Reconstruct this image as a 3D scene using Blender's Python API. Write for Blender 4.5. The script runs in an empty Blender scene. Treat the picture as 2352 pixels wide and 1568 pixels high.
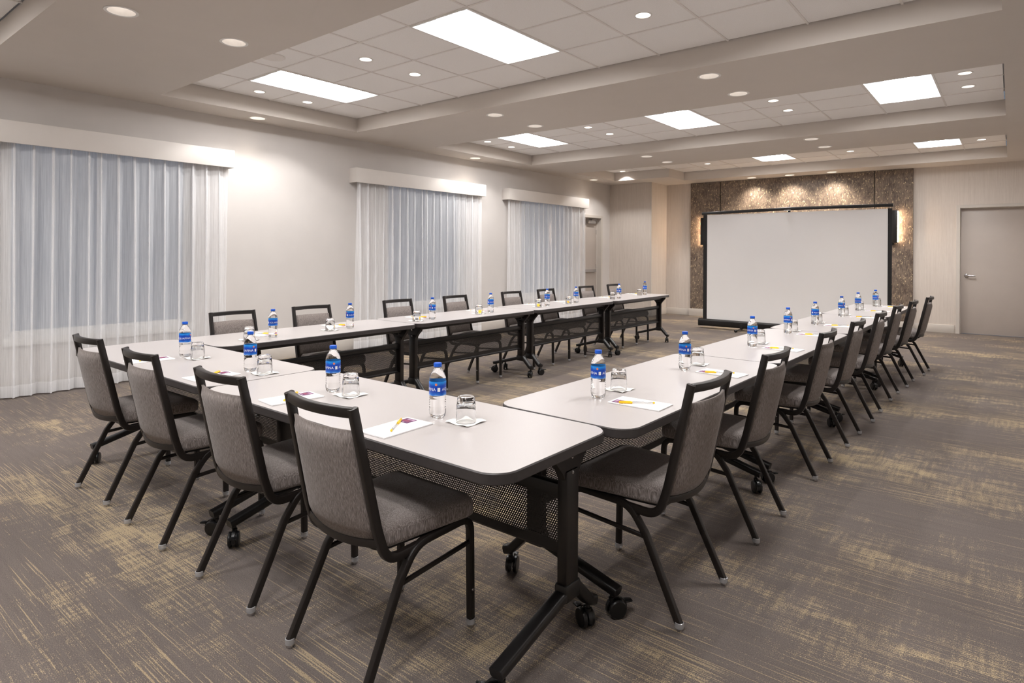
import bpy, bmesh, math, random
from mathutils import Vector, Matrix
random.seed(7)
S = bpy.context.scene
COL = S.collection
R = math.radians

# ------------------------------------------------------------------ camera
cam = bpy.data.cameras.new('camera'); camo = bpy.data.objects.new('camera', cam); COL.objects.link(camo)
cam.sensor_width = 36.0; cam.lens = 21.813; cam.shift_y = -0.0858; cam.clip_start = 0.02; cam.clip_end = 100
camo.matrix_world = (Matrix.Translation((0, 0, 1.32)) @ Matrix.Rotation(R(38.80), 4, 'Z')
                     @ Matrix.Rotation(R(90), 4, 'X') @ Matrix.Rotation(R(0.33), 4, 'Z'))
S.camera = camo

# ------------------------------------------------------------------ dusk sky, exposure
W = bpy.data.worlds.new('dusk_sky'); S.world = W; W.use_nodes = True
bg = W.node_tree.nodes['Background']; bg.inputs[0].default_value = (0.34, 0.385, 0.47, 1); bg.inputs[1].default_value = 0.18
V = S.view_settings; V.view_transform = 'Standard'; V.look = 'None'; V.exposure = 1.29; V.gamma = 1.0; V.use_curve_mapping = False
S.cycles.max_bounces = 7; S.cycles.diffuse_bounces = 4; S.cycles.glossy_bounces = 3; S.cycles.transmission_bounces = 8; S.cycles.transparent_max_bounces = 10; S.cycles.use_adaptive_sampling = True; S.cycles.adaptive_threshold = 0.07; S.cycles.adaptive_min_samples = 16
TROFFER = 15.0          # radiance of the ceiling troffers
SPOT_TRAY, SPOT_SOFFIT, SPOT_WASH, SPOT_BACK = 13.0, 9.0, 2.0, 42.0   # watts of the recessed lamps
WARM = (1.0, 0.88, 0.74); WHITE = (1.0, 0.97, 0.95)

# ------------------------------------------------------------------ materials
def lin(c):
    return tuple((x / 255 / 12.92) if x / 255 <= 0.04045 else ((x / 255 + 0.055) / 1.055) ** 2.4 for x in c)
class NT:
    def __init__(s, name):
        s.m = bpy.data.materials.new(name); s.m.use_nodes = True; s.t = s.m.node_tree
        s.p = s.t.nodes['Principled BSDF']; s.out = s.t.nodes['Material Output']
    def n(s, kind, **kw):
        nd = s.t.nodes.new('ShaderNode' + kind)
        for k, v in kw.items():
            if k.startswith('i_'):
                nd.inputs[k[2:].replace('_', ' ')].default_value = v
            elif k[0] == 'i' and k[1:].isdigit(): nd.inputs[int(k[1:])].default_value = v
            else: setattr(nd, k, v)
        return nd
    def l(s, a, b): s.t.links.new(a, b)
    def math(s, op, a, b=None, c=None):
        nd = s.n('Math', operation=op)
        for i, v in enumerate((a, b, c)):
            if v is None: continue
            if isinstance(v, (int, float)): nd.inputs[i].default_value = v
            else: s.l(v, nd.inputs[i])
        return nd.outputs[0]
    def noise(s, scale, detail=2.0, vec=None, sc=(1, 1, 1), rough=0.5, loc=(0, 0, 0)):
        if vec is None: vec = s.n('TexCoord').outputs['Object']
        mp = s.n('Mapping'); mp.inputs['Scale'].default_value = sc; mp.inputs['Location'].default_value = loc
        s.l(vec, mp.inputs['Vector'])
        nz = s.n('TexNoise'); nz.inputs['Scale'].default_value = scale; nz.inputs['Detail'].default_value = detail
        nz.inputs['Roughness'].default_value = rough
        s.l(mp.outputs[0], nz.inputs['Vector']); return nz.outputs['Fac']
    def ramp(s, fac, stops):
        r = s.n('ValToRGB'); e = r.color_ramp.elements
        while len(e) < len(stops): e.new(0.5)
        for x, (p, c) in zip(e, stops): x.position = p; x.color = (*c, 1)
        s.l(fac, r.inputs[0]); return r.outputs[0]
    def mix(s, f, a, b):
        m = s.n('Mix', data_type='RGBA')
        for sock, v in ((m.inputs['Factor'], f), (m.inputs[6], a), (m.inputs[7], b)):
            if isinstance(v, (int, float)): sock.default_value = v
            elif isinstance(v, tuple): sock.default_value = (*v[:3], 1)
            else: s.l(v, sock)
        return m.outputs[2]
    def bump(s, h, strength=0.2, dist=0.001):
        b = s.n('Bump'); b.inputs['Strength'].default_value = strength; b.inputs['Distance'].default_value = dist
        s.l(h, b.inputs['Height']); s.l(b.outputs[0], s.p.inputs['Normal'])

def plain(name, rgb, rough=0.5, metal=0.0, var=0.06, vs=30, bump=0.0, spec=0.5, bscale=200):
    k = NT(name); c = lin(rgb)
    f = k.noise(vs, 3)
    k.l(k.ramp(f, [(0.3, tuple(x * (1 - var) for x in c)), (0.7, tuple(min(1, x * (1 + var)) for x in c))]), k.p.inputs['Base Color'])
    k.p.inputs['Roughness'].default_value = rough; k.p.inputs['Metallic'].default_value = metal
    k.p.inputs['Specular IOR Level'].default_value = spec
    if bump: k.bump(k.noise(bscale, 2), bump, 0.001)
    return k.m
def emit(name, rgb, strength):
    k = NT(name); e = k.n('Emission'); e.inputs[0].default_value = (*rgb, 1); e.inputs[1].default_value = strength
    k.l(e.outputs[0], k.out.inputs[0]); return k.m

M = {}
M['paint_wall'] = plain('paint_wall', (216, 211, 207), 0.75, var=0.015, vs=4, bump=0.05, bscale=400, spec=0.25)
M['paint_ceiling'] = plain('paint_ceiling', (217, 209, 201), 0.8, var=0.012, vs=3, bump=0.05, bscale=300, spec=0.2)
M['trim_paint'] = plain('trim_paint', (206, 199, 191), 0.5, var=0.015, vs=6)
M['valance_paint'] = plain('valance_paint', (232, 226, 220), 0.6, var=0.012, vs=6)
M['door_paint'] = plain('door_paint', (188, 178, 170), 0.45, var=0.02, vs=5)
M['dark_metal'] = plain('dark_metal', (28, 23, 21), 0.36, 0.0, var=0.1, vs=60, bump=0.12, bscale=900)
M['black_metal'] = plain('black_metal', (22, 20, 20), 0.32, 0.0, var=0.12, vs=60, bump=0.1, bscale=900)
M['black_plastic'] = plain('black_plastic', (20, 20, 21), 0.3, var=0.1, vs=80)
M['edge_band'] = plain('edge_band', (62, 58, 58), 0.42, var=0.08, vs=60)
M['chrome'] = plain('chrome', (200, 200, 202), 0.18, 1.0, var=0.02)
M['reflector'] = plain('reflector', (236, 232, 228), 0.3, 0.35, var=0.02)
M['white_trim'] = plain('white_trim', (238, 236, 232), 0.45, var=0.02)
M['paper'] = plain('paper', (250, 248, 248), 0.7, var=0.01, vs=90)
M['napkin'] = plain('napkin', (252, 250, 246), 0.85, var=0.015, vs=120, bump=0.4, bscale=500)
M['logo_purple'] = plain('logo_purple', (96, 42, 92), 0.6, var=0.05, vs=200)
M['logo_light'] = plain('logo_light', (214, 180, 206), 0.6, var=0.03)
M['logo_red'] = plain('logo_red', (140, 48, 84), 0.6, var=0.03)
M['print_grey'] = plain('print_grey', (190, 188, 190), 0.7, var=0.03)
M['pen_yellow'] = plain('pen_yellow', (255, 208, 36), 0.3, var=0.03, vs=100)
M['cap_blue'] = plain('cap_blue', (22, 92, 208), 0.35, var=0.05, vs=200)
M['label_white'] = plain('label_white', (244, 246, 250), 0.4, var=0.01)
M['label_orange'] = plain('label_orange', (236, 130, 84), 0.4, var=0.05)
M['screen_white'] = plain('screen_white', (250, 249, 249), 0.85, var=0.008, vs=2, spec=0.1)
M['screen_black'] = plain('screen_black', (24, 23, 24), 0.6, var=0.1, vs=50)
M['troffer_light'] = emit('troffer_light', (0.995, 0.98, 0.98), TROFFER)
M['lamp_warm'] = emit('lamp_warm', (1.0, 0.9, 0.78), 5.0); M['lamp_dim'] = emit('lamp_dim', (1.0, 0.93, 0.86), 2.2); M['troffer_wing'] = emit('troffer_wing', (0.96, 0.975, 1.0), 0.6)
M['lamp_white'] = emit('lamp_white', (1.0, 0.96, 0.9), 9.0)
M['sconce_light'] = emit('sconce_light', (1.0, 0.72, 0.48), 19.0)
M['outlet_plastic'] = plain('outlet_plastic', (240, 240, 240), 0.4, var=0.01)
M['grid_tee'] = plain('grid_tee', (238, 233, 229), 0.6, var=0.02)

def m_laminate():
    k = NT('laminate'); f = k.noise(900, 2)
    k.l(k.ramp(f, [(0.35, lin((180, 175, 174))), (0.65, lin((188, 183, 182)))]), k.p.inputs['Base Color'])
    k.p.inputs['Roughness'].default_value = 0.34; k.p.inputs['Specular IOR Level'].default_value = 0.45
    k.bump(k.noise(1500, 2), 0.06, 0.0004); return k.m
M['laminate'] = m_laminate()

def m_carpet():
    k = NT('carpet'); P = k.n('TexCoord').outputs['Object']
    big = k.noise(1.0, 3.0, P, (0.75, 1.5, 1), 0.55)                 # worn gold fields
    mid = k.noise(1.0, 2.0, P, (3.2, 7.0, 1), 0.6, (5, 3, 0))
    sx = k.noise(1.0, 2.0, P, (4.2, 220, 1), 0.6, (1.7, 9.1, 0))     # long yarn streaks along the room's width
    sy = k.noise(1.0, 2.0, P, (45, 4.0, 1), 0.6, (8.2, 2.3, 0))      # fainter cross streaks
    fine = k.noise(260, 2.0, P)
    sn = k.n('VectorMath', operation='SNAP'); sn.inputs[1].default_value = (0.16, 0.045, 1.0)
    jit = k.n('VectorMath', operation='ADD'); jn = k.n('TexNoise'); jn.inputs['Scale'].default_value = 5.0
    k.l(P, jn.inputs['Vector']); k.l(P, jit.inputs[0]); sc_ = k.n('VectorMath', operation='SCALE'); sc_.inputs['Scale'].default_value = 0.22; k.l(jn.outputs['Color'], sc_.inputs[0]); k.l(sc_.outputs[0], jit.inputs[1])
    k.l(jit.outputs[0], sn.inputs[0]); wn = k.n('TexWhiteNoise'); k.l(sn.outputs[0], wn.inputs['Vector']); blk = wn.outputs['Value']
    a = k.math('ADD', k.math('MULTIPLY', big, 1.35), k.math('MULTIPLY', mid, 0.5))
    a = k.math('ADD', a, k.math('MULTIPLY', sx, 1.1))
    a = k.math('ADD', a, k.math('MULTIPLY', sy, 0.5))
    a = k.math('ADD', a, k.math('MULTIPLY', fine, 0.85)); a = k.math('ADD', a, k.math('MULTIPLY', blk, 0.13))
    mr = k.n('MapRange'); mr.inputs[1].default_value = 2.335; mr.inputs[2].default_value = 2.53
    k.l(a, mr.inputs[0]); gold = mr.outputs[0]
    ln = k.noise(1.0, 1.0, P, (2.2, 160, 1), 0.5, (3.3, 0.7, 0))      # lone thin lines
    lm = k.noise(1.0, 1.0, P, (1.1, 1.4, 1), 0.5, (0.4, 6.6, 0))
    l2 = k.math('ADD', ln, k.math('MULTIPLY', lm, 0.55)); l2 = k.math('ADD', l2, k.math('MULTIPLY', fine, 0.16))
    mr2 = k.n('MapRange'); mr2.inputs[1].default_value = 1.005; mr2.inputs[2].default_value = 1.065
    k.l(l2, mr2.inputs[0])
    g = k.math('MAXIMUM', k.math('MULTIPLY', gold, 0.85), k.math('MULTIPLY', mr2.outputs[0], 0.7))
    base = k.ramp(k.math('ADD', k.math('MULTIPLY', fine, 0.8), k.math('MULTIPLY', k.noise(1, 2, P, (2, 40, 1)), 0.2)),
                  [(0.3, lin((94, 86, 82))), (0.7, lin((124, 115, 110)))])
    goldc = k.ramp(fine, [(0.3, lin((154, 136, 108))), (0.7, lin((202, 182, 148)))])
    k.l(k.mix(g, base, goldc), k.p.inputs['Base Color'])
    k.p.inputs['Roughness'].default_value = 0.95; k.p.inputs['Specular IOR Level'].default_value = 0.12
    k.bump(k.noise(380, 2, P), 0.5, 0.003); return k.m
M['carpet'] = m_carpet()

def m_fabric():
    k = NT('chair_fabric'); P = k.n('TexCoord').outputs['Object']
    a = k.noise(1.0, 2.0, P, (950, 260, 34), 0.55); b = k.noise(1.0, 1.0, P, (1500, 1200, 500), 0.5)
    f = k.math('ADD', k.math('MULTIPLY', a, 0.75), k.math('MULTIPLY', b, 0.25))
    k.l(k.ramp(f, [(0.33, lin((92, 84, 80))), (0.5, lin((132, 123, 119))), (0.68, lin((176, 167, 163)))]), k.p.inputs['Base Color'])
    k.p.inputs['Roughness'].default_value = 0.85; k.p.inputs['Specular IOR Level'].default_value = 0.2
    k.p.inputs['Sheen Weight'].default_value = 0.15
    k.bump(f, 0.15, 0.001); return k.m
M['fabric'] = m_fabric()

def m_perf():
    k = NT('perforated_steel'); P = k.n('TexCoord').outputs['Object']; pitch = 0.0092
    k.p.inputs['Base Color'].default_value = (*lin((30, 27, 26)), 1); k.p.inputs['Roughness'].default_value = 0.45
    sp = k.n('SeparateXYZ'); k.l(P, sp.inputs[0]); x, z = sp.outputs[0], sp.outputs[2]
    u = k.math('DIVIDE', x, pitch); v = k.math('DIVIDE', z, pitch * 1.732)
    ds = []
    for o in (0.0, 0.5):
        fu = k.math('SUBTRACT', k.math('FRACT', k.math('ADD', u, o + 100)), 0.5)
        fv = k.math('MULTIPLY', k.math('SUBTRACT', k.math('FRACT', k.math('ADD', v, o + 100)), 0.5), 1.732)
        ds.append(k.math('ADD', k.math('MULTIPLY', fu, fu), k.math('MULTIPLY', fv, fv)))
    hole = k.math('LESS_THAN', k.math('MINIMUM', *ds), 0.26 ** 2)
    hole = k.math('MULTIPLY', hole, k.math('LESS_THAN', k.math('ABSOLUTE', k.math('SUBTRACT', z, 0.418)), 0.075))
    hole = k.math('MULTIPLY', hole, k.math('LESS_THAN', k.math('ABSOLUTE', x), 0.745))
    tr = k.n('BsdfTransparent'); mx = k.n('MixShader')
    k.l(hole, mx.inputs[0]); k.l(k.p.outputs[0], mx.inputs[1]); k.l(tr.outputs[0], mx.inputs[2]); k.l(mx.outputs[0], k.out.inputs[0])
    return k.m
M['perforated'] = m_perf()

def m_sheer(name, lo, hi):
    k = NT(name); P = k.n('TexCoord').outputs['Object']
    a = k.noise(1.0, 3.0, P, (60, 140, 2.2), 0.6)
    op = k.n('MapRange'); op.inputs[1].default_value = 0.3; op.inputs[2].default_value = 0.7; op.inputs[3].default_value = lo; op.inputs[4].default_value = hi
    k.l(a, op.inputs[0])
    d = k.n('BsdfDiffuse'); d.inputs[0].default_value = (0.98, 0.98, 0.99, 1)
    t = k.n('BsdfTranslucent'); t.inputs[0].default_value = (0.98, 0.98, 1.0, 1)
    mx = k.n('MixShader'); mx.inputs[0].default_value = 0.2; k.l(d.outputs[0], mx.inputs[1]); k.l(t.outputs[0], mx.inputs[2])
    tr = k.n('BsdfTransparent'); m2 = k.n('MixShader'); k.l(op.outputs[0], m2.inputs[0]); k.l(tr.outputs[0], m2.inputs[1]); k.l(mx.outputs[0], m2.inputs[2])
    k.l(m2.outputs[0], k.out.inputs[0]); return k.m
M['sheer'] = m_sheer('sheer_voile', 0.46, 0.66); M['sheer_hem'] = m_sheer('sheer_hem', 0.66, 0.8)

def m_wallpaper():
    k = NT('vinyl_wallpaper'); P = k.n('TexCoord').outputs['Object']
    f = k.noise(1.0, 3.0, P, (55, 55, 1.4), 0.65); g = k.noise(1.0, 2.0, P, (240, 240, 9), 0.5)
    h = k.math('ADD', k.math('MULTIPLY', f, 0.6), k.math('MULTIPLY', g, 0.4))
    k.l(k.ramp(h, [(0.35, lin((206, 196, 187))), (0.65, lin((219, 210, 201)))]), k.p.inputs['Base Color'])
    k.p.inputs['Roughness'].default_value = 0.65; k.p.inputs['Specular IOR Level'].default_value = 0.25; k.bump(h, 0.15, 0.002); return k.m
M['wallpaper'] = m_wallpaper()

def m_feature():
    k = NT('feature_panel'); P = k.n('TexCoord').outputs['Object']
    f = k.noise(1.0, 4.0, P, (9, 9, 7), 0.7); g = k.noise(1.0, 2.0, P, (85, 85, 14), 0.6)
    h = k.math('ADD', k.math('MULTIPLY', f, 0.5), k.math('MULTIPLY', g, 0.5))
    base = k.ramp(h, [(0.38, lin((82, 70, 62))), (0.62, lin((134, 118, 104)))])
    fl = k.noise(1.0, 3.0, P, (46, 46, 26), 0.7, (4, 1, 7))         # gold flecks
    mr = k.n('MapRange'); mr.inputs[1].default_value = 0.605; mr.inputs[2].default_value = 0.65; k.l(fl, mr.inputs[0])
    k.l(k.mix(mr.outputs[0], base, lin((214, 194, 156))), k.p.inputs['Base Color'])
    k.p.inputs['Roughness'].default_value = 0.45; k.bump(h, 0.3, 0.003); return k.m
M['feature'] = m_feature()

def m_tile():
    k = NT('acoustic_tile'); f = k.noise(160, 4.0, None, (1, 1, 1), 0.7)
    k.l(k.ramp(f, [(0.3, lin((244, 240, 238))), (0.55, lin((253, 251, 249)))]), k.p.inputs['Base Color'])
    k.p.inputs['Roughness'].default_value = 0.9; k.p.inputs['Specular IOR Level'].default_value = 0.1; k.bump(f, 0.4, 0.002); return k.m
M['tile'] = m_tile()

def m_glass(name, ior, rough=0.0, tint=(1, 1, 1)):
    k = NT(name); k.p.inputs['Transmission Weight'].default_value = 1.0; k.p.inputs['IOR'].default_value = ior
    k.p.inputs['Roughness'].default_value = rough; k.p.inputs['Base Color'].default_value = (*tint, 1); return k.m
def m_thin(name, gloss, tint=(1, 1, 1), wav=0.0):
    k = NT(name); tr = k.n('BsdfTransparent'); tr.inputs[0].default_value = (*tint, 1)
    gl = k.n('BsdfGlossy'); gl.inputs['Roughness'].default_value = 0.04
    fr = k.n('Fresnel'); fr.inputs[0].default_value = 1.45
    fac = k.math('MINIMUM', k.math('MULTIPLY', fr.outputs[0], gloss), 0.9)
    if wav:
        b = k.n('Bump'); b.inputs['Strength'].default_value = wav; b.inputs['Distance'].default_value = 0.004
        k.l(k.noise(60, 2), b.inputs['Height']); k.l(b.outputs[0], gl.inputs['Normal']); k.l(b.outputs[0], fr.inputs['Normal'])
    mx = k.n('MixShader'); k.l(fac, mx.inputs[0]); k.l(tr.outputs[0], mx.inputs[1]); k.l(gl.outputs[0], mx.inputs[2]); k.l(mx.outputs[0], k.out.inputs[0]); return k.m
M['window_glass'] = m_thin('window_glass', 0.1, (0.93, 0.96, 1.0))
M['tumbler_glass'] = m_glass('tumbler_glass', 1.45)
M['water'] = m_glass('bottled_water', 1.26)
M['glide_plastic'] = plain('glide_plastic', (226, 226, 228), 0.15, var=0.03, spec=0.9); M['glide_plastic'].node_tree.nodes['Principled BSDF'].inputs['Transmission Weight'].default_value = 0.55
M['clear_plastic'] = m_thin('clear_plastic', 2.2, (0.9, 0.9, 0.9))

def m_label():
    k = NT('bottle_label'); P = k.n('TexCoord').outputs['Object']; sp = k.n('SeparateXYZ'); k.l(P, sp.inputs[0])
    w = k.math('MULTIPLY', k.math('SUBTRACT', k.noise(38, 2, P), 0.5), 0.018)
    z = k.math('ADD', sp.outputs[2], w)
    mr = k.n('MapRange'); mr.inputs[1].default_value = 0.084; mr.inputs[2].default_value = 0.136; k.l(z, mr.inputs[0])
    k.l(k.ramp(mr.outputs[0], [(0.0, lin((150, 190, 238))), (0.12, lin((16, 112, 214))), (0.3, lin((6, 62, 176))), (0.72, lin((8, 72, 190))), (0.93, lin((30, 140, 226)))]), k.p.inputs['Base Color'])
    k.p.inputs['Roughness'].default_value = 0.35; return k.m
M['bottle_label'] = m_label()

# ------------------------------------------------------------------ mesh helpers
def obj(name, verts, faces, mat, parent=None, smooth=False, loc=None):
    me = bpy.data.meshes.new(name); me.from_pydata([tuple(v) for v in verts], [], faces)
    bm = bmesh.new(); bm.from_mesh(me); bmesh.ops.recalc_face_normals(bm, faces=bm.faces); bm.to_mesh(me); bm.free()
    if mat: me.materials.append(M[mat] if isinstance(mat, str) else mat)
    if smooth: me.shade_smooth()
    if smooth and smooth is not True: me.set_sharp_from_angle(angle=R(smooth))
    o = bpy.data.objects.new(name, me); COL.objects.link(o)
    if parent: o.parent = parent
    if loc: o.location = loc
    return o
def fbm(name, bm, mat, parent=None, smooth=False, loc=None):
    bmesh.ops.recalc_face_normals(bm, faces=bm.faces)
    me = bpy.data.meshes.new(name); bm.to_mesh(me); bm.free()
    if mat: me.materials.append(M[mat])
    if smooth: me.shade_smooth()
    if smooth and smooth is not True: me.set_sharp_from_angle(angle=R(smooth))
    o = bpy.data.objects.new(name, me); COL.objects.link(o)
    if parent: o.parent = parent
    if loc: o.location = loc
    return o
def add_box(bm, lo, hi, bev=0.0, seg=2):
    lo, hi = Vector(lo), Vector(hi); b = bmesh.new()
    bmesh.ops.create_cube(b, size=1.0)
    for v in b.verts: v.co = Vector(((v.co.x + .5) * (hi.x - lo.x) + lo.x, (v.co.y + .5) * (hi.y - lo.y) + lo.y, (v.co.z + .5) * (hi.z - lo.z) + lo.z))
    if bev: bmesh.ops.bevel(b, geom=b.edges[:], offset=bev, segments=seg, profile=0.5, affect='EDGES')
    merge(bm, b)
def merge(bm, b):
    me = bpy.data.meshes.new('tmp'); b.to_mesh(me); b.free(); bm.from_mesh(me); bpy.data.meshes.remove(me)
def box(name, lo, hi, mat, parent=None, bev=0.0, seg=2):
    bm = bmesh.new(); add_box(bm, lo, hi, bev, seg); return fbm(name, bm, mat, parent, smooth=(40 if bev else False))
def fillet(pts, rads, n=6):
    pts = [Vector(p) for p in pts]; out = [pts[0]]
    for i in range(1, len(pts) - 1):
        r = rads[i] if isinstance(rads, (list, tuple)) else rads
        a, b, c = pts[i - 1], pts[i], pts[i + 1]; u = (a - b).normalized(); v = (c - b).normalized()
        ang = u.angle(v)
        if r <= 0 or ang > 3.1: out.append(b); continue
        t = min(r / math.tan(ang / 2), (a - b).length * .49, (c - b).length * .49)
        p0, p1 = b + u * t, b + v * t
        for k in range(n + 1):
            s = k / n; out.append((1 - s) ** 2 * p0 + 2 * s * (1 - s) * b + s * s * p1)
    out.append(pts[-1]); return out
def rprof(w, h, r=0.0, n=3):
    """rounded rectangle profile, w along side axis, h along the normal"""
    if r <= 0: return [(-w/2, -h/2), (w/2, -h/2), (w/2, h/2), (-w/2, h/2)]
    o = []
    for cx, cy, a0 in ((w/2-r, -h/2+r, -90), (w/2-r, h/2-r, 0), (-w/2+r, h/2-r, 90), (-w/2+r, -h/2+r, 180)):
        for k in range(n + 1):
            a = R(a0 + 90 * k / n); o.append((cx + r * math.cos(a), cy + r * math.sin(a)))
    return o
def circ(r, n=12): return [(r * math.cos(2*math.pi*k/n), r * math.sin(2*math.pi*k/n)) for k in range(n)]
def sweep(path, prof, side, closed=False):
    path = [Vector(p) for p in path]; side = Vector(side); vs, fs = [], []; m = len(prof); N = len(path)
    for i, p in enumerate(path):
        if closed: t = (path[(i+1) % N] - path[i-1]).normalized()
        else: t = (path[min(i+1, N-1)] - path[max(i-1, 0)]).normalized()
        s = (side - t * side.dot(t)).normalized(); nn = t.cross(s)
        for a, b in prof: vs.append(p + s * a + nn * b)
    for i in range(N if closed else N - 1):
        j = (i + 1) % N
        for k in range(m):
            fs.append((i*m+k, i*m+(k+1) % m, j*m+(k+1) % m, j*m+k))
    if not closed:
        fs.append(tuple(range(m))); fs.append(tuple((N-1)*m + k for k in range(m)))
    return vs, fs
def tube(name, path, prof, side, mat, parent=None, smooth=35):
    v, f = sweep(path, prof, side); return obj(name, v, f, mat, parent, smooth)
def lathe(prof, n=24, cap0=True, cap1=True, mod=None):
    vs, fs = [], []; m = len(prof)
    for j in range(n):
        a = 2*math.pi*j/n
        for (r, z) in prof:
            rr = r * (mod(a, z) if mod else 1.0)
            vs.append((rr*math.cos(a), rr*math.sin(a), z))
    for j in range(n):
        k = (j+1) % n
        for i in range(m-1): fs.append((j*m+i, k*m+i, k*m+i+1, j*m+i+1))
    if cap0: fs.append(tuple(j*m for j in range(n)))
    if cap1: fs.append(tuple(j*m+m-1 for j in range(n)))
    return vs, fs
def outline(w, d, r, n=8):
    o = []
    for cx, cy, a0 in ((w/2-r, -d/2+r, -90), (w/2-r, d/2-r, 0), (-w/2+r, d/2-r, 90), (-w/2+r, -d/2+r, 180)):
        for k in range(n+1):
            a = R(a0 + 90*k/n); o.append((cx + r*math.cos(a), cy + r*math.sin(a)))
    return o
def loft(rings, cap=True):
    vs, fs = [], []; m = len(rings[0])
    for r in rings: vs += r
    for i in range(len(rings)-1):
        for k in range(m): fs.append((i*m+k, i*m+(k+1) % m, (i+1)*m+(k+1) % m, (i+1)*m+k))
    if cap: fs.append(tuple(range(m))); fs.append(tuple((len(rings)-1)*m+k for k in range(m)))
    return vs, fs
def holed(us, vs_, holes, fn, rounds=()):
    """cells of a rectangle minus rectangular holes; rounds = (u,v,half,radius): square cells with a round opening"""
    us = sorted(set([round(x, 5) for x in us] + [round(h[i], 5) for h in holes for i in (0, 1)] + [round(c[0]+s*c[2], 5) for c in rounds for s in (-1, 1)]))
    vv = sorted(set([round(x, 5) for x in vs_] + [round(h[i], 5) for h in holes for i in (2, 3)] + [round(c[1]+s*c[2], 5) for c in rounds for s in (-1, 1)]))
    V, F, idx = [], [], {}
    def vid(a, b):
        k = (round(a, 5), round(b, 5))
        if k not in idx: idx[k] = len(V); V.append(fn(a, b))
        return idx[k]
    for i in range(len(us)-1):
        for j in range(len(vv)-1):
            a, b, c, d = us[i], us[i+1], vv[j], vv[j+1]; mu, mv = (a+b)/2, (c+d)/2
            if any(h[0] < mu < h[1] and h[2] < mv < h[3] for h in holes): continue
            if any(abs(mu-q[0]) < q[2] and abs(mv-q[1]) < q[2] for q in rounds): continue
            F.append((vid(a, c), vid(b, c), vid(b, d), vid(a, d)))
    for (u, v, s, r) in rounds:
        n = 24; inner = []; outer = []
        for k in range(n):
            a = 2*math.pi*(k+.5*0)/n; ca, sa = math.cos(a), math.sin(a); q = s/max(abs(ca), abs(sa))
            inner.append(len(V)); V.append(fn(u+r*ca, v+r*sa)); outer.append(len(V)); V.append(fn(u+q*ca, v+q*sa))
        for k in range(n):
            j = (k+1) % n; F.append((inner[k], outer[k], outer[j], inner[j]))
    return V, F
def empty(name, loc=(0, 0, 0), rz=0.0):
    o = bpy.data.objects.new(name, None); o.empty_display_size = 0.1; o.location = loc; o.rotation_euler = (0, 0, rz); COL.objects.link(o); return o
def tag(o, label=None, cat=None, group=None, kind=None):
    if label: o['label'] = label
    if cat: o['category'] = cat
    if group: o['group'] = group
    if kind: o['kind'] = kind
    return o
def kids(o): return [c for c in bpy.data.objects if c.parent == o]
KIDS = {}
def copy_tree(o, loc, rz, label=None, scale=None):
    def rec(s, parent):
        c = s.copy(); COL.objects.link(c)
        if parent is not None: c.parent = parent
        for ch in KIDS.setdefault(s.name, None) or KIDS.update({s.name: kids(s)}) or KIDS[s.name]: rec(ch, c)
        return c
    r = rec(o, None); r.location = loc; r.rotation_euler = (0, 0, rz)
    if label: r['label'] = label
    return r
def struct(o): o['kind'] = 'structure'; return o

# ------------------------------------------------------------------ the room
XL, XR, YB, YF, ZS, ZC = -7.03, 1.6, 13.0, -3.2, 2.868, 3.036
YN, XN = 12.24, -6.012                      # boxed-out corner beside the window wall
TX0, TX1 = -6.56, -0.05
TRAYS = [(-1.14, 1.22), (2.60, 4.965), (6.35, 8.69), (10.06, 12.36)]
PITCH = 0.5955
struct(obj('floor', [(XL-.2, YF, 0), (XR, YF, 0), (XR, YB+.1, 0), (XL-.2, YB+.1, 0)], [(0, 1, 2, 3)], 'carpet'))

soffit_spots = [(-4.48, 1.535), (-4.48, 2.28), (-2.05, 1.535), (-2.05, 2.28), (-4.50, 5.28), (-4.50, 6.03), (-2.045, 5.255), (-2.045, 6.0),
                (-4.49, 8.97), (-4.49, 9.72), (-2.075, 8.93), (-2.075, 9.68)]
wash_spots = [(-6.79, 0.0), (-6.79, 3.74), (-6.79, 7.48), (-6.79, 11.15)]
back_spots = [(-4.06, 12.70), (-3.34, 12.70), (-2.60, 12.70)]
RA = 0.082
rounds = [(x, y, 0.09, RA) for x, y in soffit_spots + wash_spots + back_spots]
holes = [(TX0, TX1, a, b) for a, b in TRAYS[:3]] + [(-5.33, TX1, *TRAYS[3]), (TX0, -5.33, TRAYS[3][0], 11.62)]
v, f = holed([XL, XR], [YF, YB], holes, lambda a, b: (a, b, ZS), rounds)
ceiling = struct(obj('ceiling', v, f, 'paint_ceiling'))
# upright faces of the trays
def tray_sides(name, pts):
    n = len(pts); vs = [(x, y, ZS) for x, y in pts] + [(x, y, ZC+.01) for x, y in pts]
    return obj(name, vs, [(i, (i+1) % n, (i+1) % n + n, i+n) for i in range(n)], 'paint_ceiling', ceiling)
for a, b in TRAYS[:3]: tray_sides('tray_side', [(TX0, a), (TX1, a), (TX1, b), (TX0, b)])
a, b = TRAYS[3]; tray_sides('tray_side', [(TX0, a), (TX1, a), (TX1, b), (-5.33, b), (-5.33, 11.62), (TX0, 11.62)])
for a, b in TRAYS: obj('plenum_deck', [(TX0-.1, a-.1, ZC+.12), (TX1+.1, a-.1, ZC+.12), (TX1+.1, b+.1, ZC+.12), (TX0-.1, b+.1, ZC+.12)], [(0, 1, 2, 3)], 'paint_ceiling', ceiling)

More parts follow.
